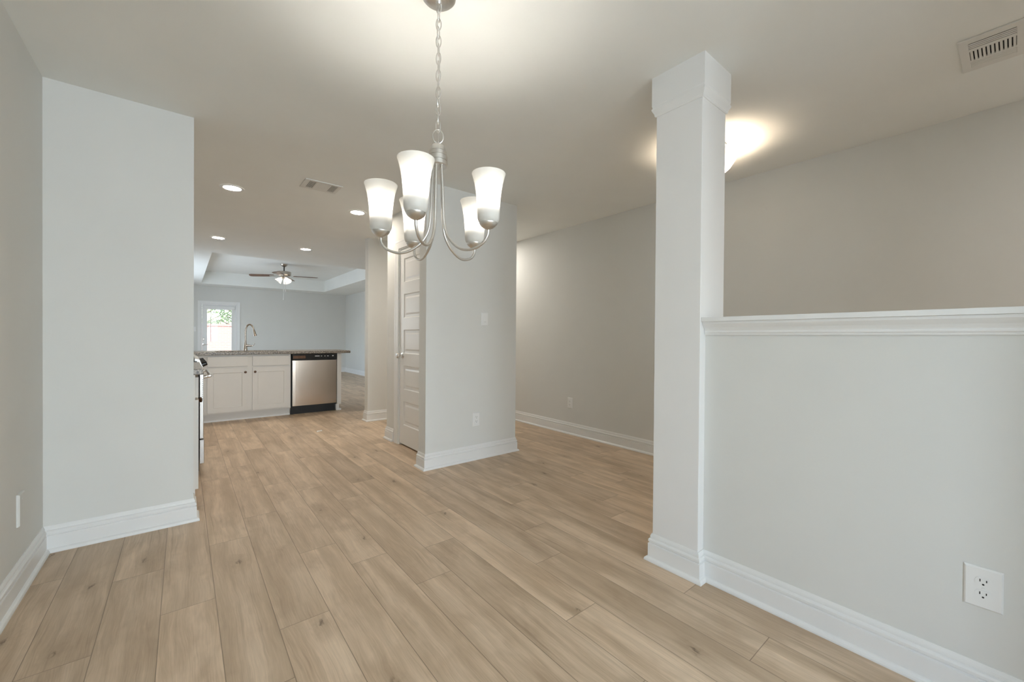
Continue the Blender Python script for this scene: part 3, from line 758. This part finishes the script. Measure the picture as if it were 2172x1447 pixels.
for A, D in zip(rows, rows[1:]):
    for k in range(4): bm.faces.new((A[k], A[(k+1) % 4], D[(k+1) % 4], D[k]))
bm.faces.new(rows[0]); bm.faces.new(rows[-1])
obj('door', bm, 'steel', dw, smooth=False)
cp = obj('control_panel', B(-.303, .303, 6.458, 6.505, .784, .872), 'black', dw, bevel=.003)
for x, w_, h in ((-.005, .064, .011), (.076, .018, .008), (.125, .014, .008), (.163, .022, .008), (.235, .020, .013)): obj('marking', B(x, x+w_, 6.4572, 6.4582, .832, .832+h), 'mark', cp)
hd_ = bmesh.new(); box(hd_, -.29, -.13, 6.4574, 6.4582, .806, .846); obj('pocket_handle', hd_, 'bronze', cp)
obj('toe_kick', B(-.303, .303, 6.545, 6.58, 0, .112), 'blackmat', dw)

# granite counters
ctop = slab([XL, .104, .33, 1.09, 2.007], [4.895, 6.440, 6.53, 6.90, 7.12], lambda u, v: (u < .104 or v > 6.44) and not (.33 < u < 1.09 and 6.53 < v < 6.90), .8755, .914, XY)
tag(obj('granite_countertop', ctop, 'granite', bevel=.006, segs=3), 'long speckled granite countertop over the sink cabinet and dishwasher', 'countertop')
snk = bmesh.new()
slab([.315, .345, 1.075, 1.105], [6.515, 6.545, 6.885, 6.915], lambda u, v: not (.345 < u < 1.075 and 6.545 < v < 6.885), .8700, .8750, XY, snk)
for a in (box(snk, .345, .348, 6.545, 6.885, .70, .8700),): pass
box(snk, 1.072, 1.075, 6.545, 6.885, .70, .8700); box(snk, .348, 1.072, 6.545, 6.548, .70, .8700); box(snk, .348, 1.072, 6.882, 6.885, .70, .8700); box(snk, .348, 1.072, 6.548, 6.882, .70, .703)
sk = thing('kitchen_sink', 'stainless undermount sink basin sunk in the granite counter', 'sink', (0, 0, 0))
obj('basin', snk, 'steel', sk)
obj('drain', lathe(bmesh.new(), [(0, .703), (.045, .703), (.045, .706), (.03, .7045), (0, .7045)], 24, .71, 6.71, 0), 'nickel', sk, smooth=True)

fc = thing('kitchen_faucet', 'tall gooseneck pull-down faucet standing on the granite counter', 'faucet', (.698, 6.965, .914))
obj('body', lathe(bmesh.new(), [(0, 0), (.027, 0), (.027, .006), (.024, .030), (.019, .075), (.0145, .115), (.0120, .15), (0, .15)], 24), 'fnickel', fc, smooth=True)
sx, sy = .93, -.37
pts = [(0, 0, .145), (0, 0, .215), (.001, 0, .27), (.006, 0, .318), (.022, 0, .358), (.048, 0, .376), (.075, 0, .366), (.094, 0, .336), (.104, 0, .300)]
obj('gooseneck', tube(bmesh.new(), smooth_path([(p*sx, p*sy, z) for p, _, z in pts], 6), lambda t: .0122-.0022*t, 16), 'fnickel', fc, smooth=True)
obj('spray_head', tube(bmesh.new(), [(.103*sx, .103*sy, .304), (.110*sx, .110*sy, .275), (.120*sx, .120*sy, .235), (.126*sx, .126*sy, .212)], lambda t: .0115+.0095*t, 18), 'fnickel', fc, smooth=True)
hb_ = tube(bmesh.new(), [(.008, -.004, .072), (.045, -.010, .071), (.075, -.013, .066)], lambda t: .0170-.006*t, 14)
tube(hb_, smooth_path([(.070, -.012, .066), (.090, -.014, .072), (.103, -.016, .088), (.110, -.017, .108)], 4), lambda t: .0065-.002*t, 10)
obj('lever', hb_, 'fnickel', fc, smooth=True)

# ------------------------------------------------------------------ left run: base cabinet, its counter, and the range
lc = thing('base_cabinet', 'white base cabinet at the end of left wall, nearest the camera', 'cabinet', (0, 0, 0))
obj('body', B(XL+.002, .060, YE+.122, 4.112, .105, .875), 'cabinet', lc)
obj('toe_kick', B(-.03, -.015, YE+.122, 4.112, 0, .105), 'cabinet', lc)
FX_ = lambda u, v, w_: (.080-w_, u, v)
for a, b in ((3.395, 3.745), (3.755, 4.105)):
    d = cab_front('door', None, lc, a, b, .110, .700, FX_)
    obj('knob', lathe(bmesh.new(), [(0, -.001), (.007, 0), (.006, .010), (.013, .016), (.0155, .022), (.012, .028), (0, .031)], 16, .080, (b if a < 3.5 else a)+(-.03 if a < 3.5 else .03), .655, 'X'), 'bronze', d, smooth=True)
    cab_front('drawer_front', None, lc, a, b, .715, .850, FX_, inset_panel=False)
tag(obj('granite_countertop', B(XL+.002, .102, YE+.122, 4.114, .8755, .914), 'granite', bevel=.004), 'short granite counter between the left wall end and the range', 'countertop')
lc2 = thing('corner_cabinet', 'white base cabinet mostly hidden behind the range in the kitchen corner', 'cabinet', (0, 0, 0))
obj('body', B(XL+.002, .060, 4.90, 7.03, .105, .875), 'cabinet', lc2)
obj('toe_kick', B(-.03, -.015, 4.90, 6.49, 0, .105), 'cabinet', lc2)

rg = thing('range', 'stainless gas range with black grates and knobs, edge-on beside left wall', 'range', (0, 4.125, 0))
RW = .760
obj('body', B(XL+.02, .100, 0, RW, .035, .905), 'blackmat', rg)
bm = bmesh.new(); box(bm, .104, .130, .004, RW-.004, .292, .822); od = obj('oven_door', bm, 'rangesteel', rg, bevel=.003)
obj('oven_window', B(.1302, .1312, .12, RW-.12, .40, .70), 'black', od)
obj('edge_vents', (lambda b_: [box(b_, .1205, .1245, .0030, .0042, .60+.015*k, .606+.015*k) for k in range(12)] and b_)(bmesh.new()), 'dark', od)
hp = tube(bmesh.new(), smooth_path([(.128, .05, .785), (.160, .05, .792), (.176, .075, .795), (.176, RW/2, .795), (.176, RW-.075, .795), (.160, RW-.05, .792), (.128, RW-.05, .785)], 5), .0125, 12)
obj('handle', hp, 'nickel', od, smooth=True)
obj('drawer', B(.104, .134, .004, RW-.004, .090, .282), 'rangesteel', rg, bevel=.003)
cpb = bmesh.new()
prof = [(.070, .828), (.134, .832), (.136, .842), (.104, .935), (.070, .945)]
A = [cpb.verts.new((x, .0, z)) for x, z in prof]; D = [cpb.verts.new((x, RW, z)) for x, z in prof]
cpb.faces.new(A); cpb.faces.new(D)
for k in range(5): cpb.faces.new((A[k], A[(k+1) % 5], D[(k+1) % 5], D[k]))
cpo = obj('control_panel', cpb, 'rangesteel', rg, bevel=.003)
kd = Vector((.095, 0, .033)).normalized()
for k in range(5):
    yk = .065+k*(RW-.13)/4; base = Vector((.1195, yk, .888))
    kb = tube(bmesh.new(), [base+kd*t for t in (0, .006, .0061, .030, .036)], lambda t: (.024, .024, .021, .0185, .015)[round(t*4)], 18)
    obj('knob', kb, 'black', cpo, smooth=False)
obj('cooktop', B(XL+.02, .090, 0, RW, .905, .924), 'black', rg, bevel=.004)
gb = bmesh.new()
for x in (-.50, -.25, -.24, .04):
    for s in (0,): box(gb, x, x+.012, .03, RW-.03, .945, .962)
for k in range(7):
    y = .03+k*(RW-.072)/6; box(gb, -.50, .052, y, y+.012, .948, .965)
for x in (-.50, .04):
    for y in (.03, RW/2-.006, RW-.042): box(gb, x, x+.012, y, y+.012, .924, .946)
obj('grates', gb, 'blackmat', rg)
for x in (-.37, -.10):
    for y in (.20, .56): obj('burner', lathe(bmesh.new(), [(0, .924), (.05, .924), (.048, .934), (.035, .940), (0, .941)], 20, x, y, 0), 'blackmat', rg, smooth=True)
for x in (-.45, .06):
    for y in (.05, RW-.05): obj('foot', lathe(bmesh.new(), [(0, 0), (.018, 0), (.016, .036), (0, .036)], 14, x, y, 0), 'blackmat', rg)

# scrap of paper on the kitchen floor
bm = bmesh.new(); pts = [(1.223, 5.165), (1.238, 5.190), (1.262, 5.200), (1.284, 5.196)]
top = []
for k, (x, y) in enumerate(pts):
    top.append((bm.verts.new((x, y, .001)), bm.verts.new((x+.004, y-.022, .001)), bm.verts.new((x+.004, y-.022, .006+.004*(k % 2))), bm.verts.new((x, y, .006+.004*(k % 2)))))
for A, D in zip(top, top[1:]):
    for k in range(4): bm.faces.new((A[k], A[(k+1) % 4], D[(k+1) % 4], D[k]))
bm.faces.new(top[0]); bm.faces.new(top[-1])
tag(obj('paper_scrap', bm, 'paper'), 'tiny curled white scrap lying on the kitchen floor', 'scrap')

# ------------------------------------------------------------------ outside the rear door
gr = B(-14, 16, LY+.125, 40, -.20, -.06); o = obj('ground', gr, 'patio'); o['kind'] = 'structure'
bw = thing('brick_garden_wall', 'pale brick wall outside behind the glazed rear door', 'garden wall', (0, 21, -.06))
obj('brickwork', B(-5, 9, 0, .22, 0, 1.60), 'brick', bw)
obj('coping', B(-5.02, 9.02, -.03, .25, 1.60, 1.68), 'brick', bw)
def tree(label, x, y, r, h, n, m1, seed, trunk=.11):
    rng = random.Random(seed)
    t = thing('tree', label, 'tree', (x, y, -.06), group='trees behind the brick wall')
    tb_ = tube(bmesh.new(), smooth_path([(0, 0, 0), (.05, .02, h*.35), (-.04, .05, h*.65), (.05, 0, h)], 5), lambda q: trunk*(1-.7*q), 10)
    for k in range(7):
        a = rng.random()*2*PI; z = h*(.35+.09*k); tube(tb_, smooth_path([(0, 0, z), (r*.35*math.cos(a), r*.35*math.sin(a), z+.25), (r*.75*math.cos(a), r*.75*math.sin(a), z+.5)], 4), lambda q: .035*(1-.7*q), 6)
    obj('trunk', tb_, 'bark', t, smooth=True)
    bm = bmesh.new(); blobs = [(rng.uniform(-.6, .6)*r, rng.uniform(-.6, .6)*r, h*.45+rng.uniform(0, .75)*h, rng.uniform(.30, .5)*r) for _ in range(26)]
    for _ in range(n):
        bx, by, bz, br = rng.choice(blobs); v = Vector((rng.gauss(0, 1), rng.gauss(0, 1), rng.gauss(0, 1))).normalized()*br*rng.uniform(.55, 1.05)
        p = Vector((bx, by, bz))+v; s = rng.uniform(.045, .085)
        q = Vector((rng.gauss(0, 1), rng.gauss(0, 1), rng.gauss(0, 1))).normalized(); e1 = q.orthogonal().normalized()*s; e2 = q.cross(e1)*.55
        bm.faces.new([bm.verts.new(p+d) for d in (-e1, e2*.9, e1, -e2*.9)])
    obj('foliage', bm, m1, t)
tree('dense green tree behind the brick wall, right half of the door glass', 2.45, 25.0, 1.5, 3.3, 5200, 'leaf', 3)
tree('pale thin tree behind the brick wall, left half of the door glass', .95, 30.0, 1.0, 3.0, 900, 'leaf2', 5, .07)
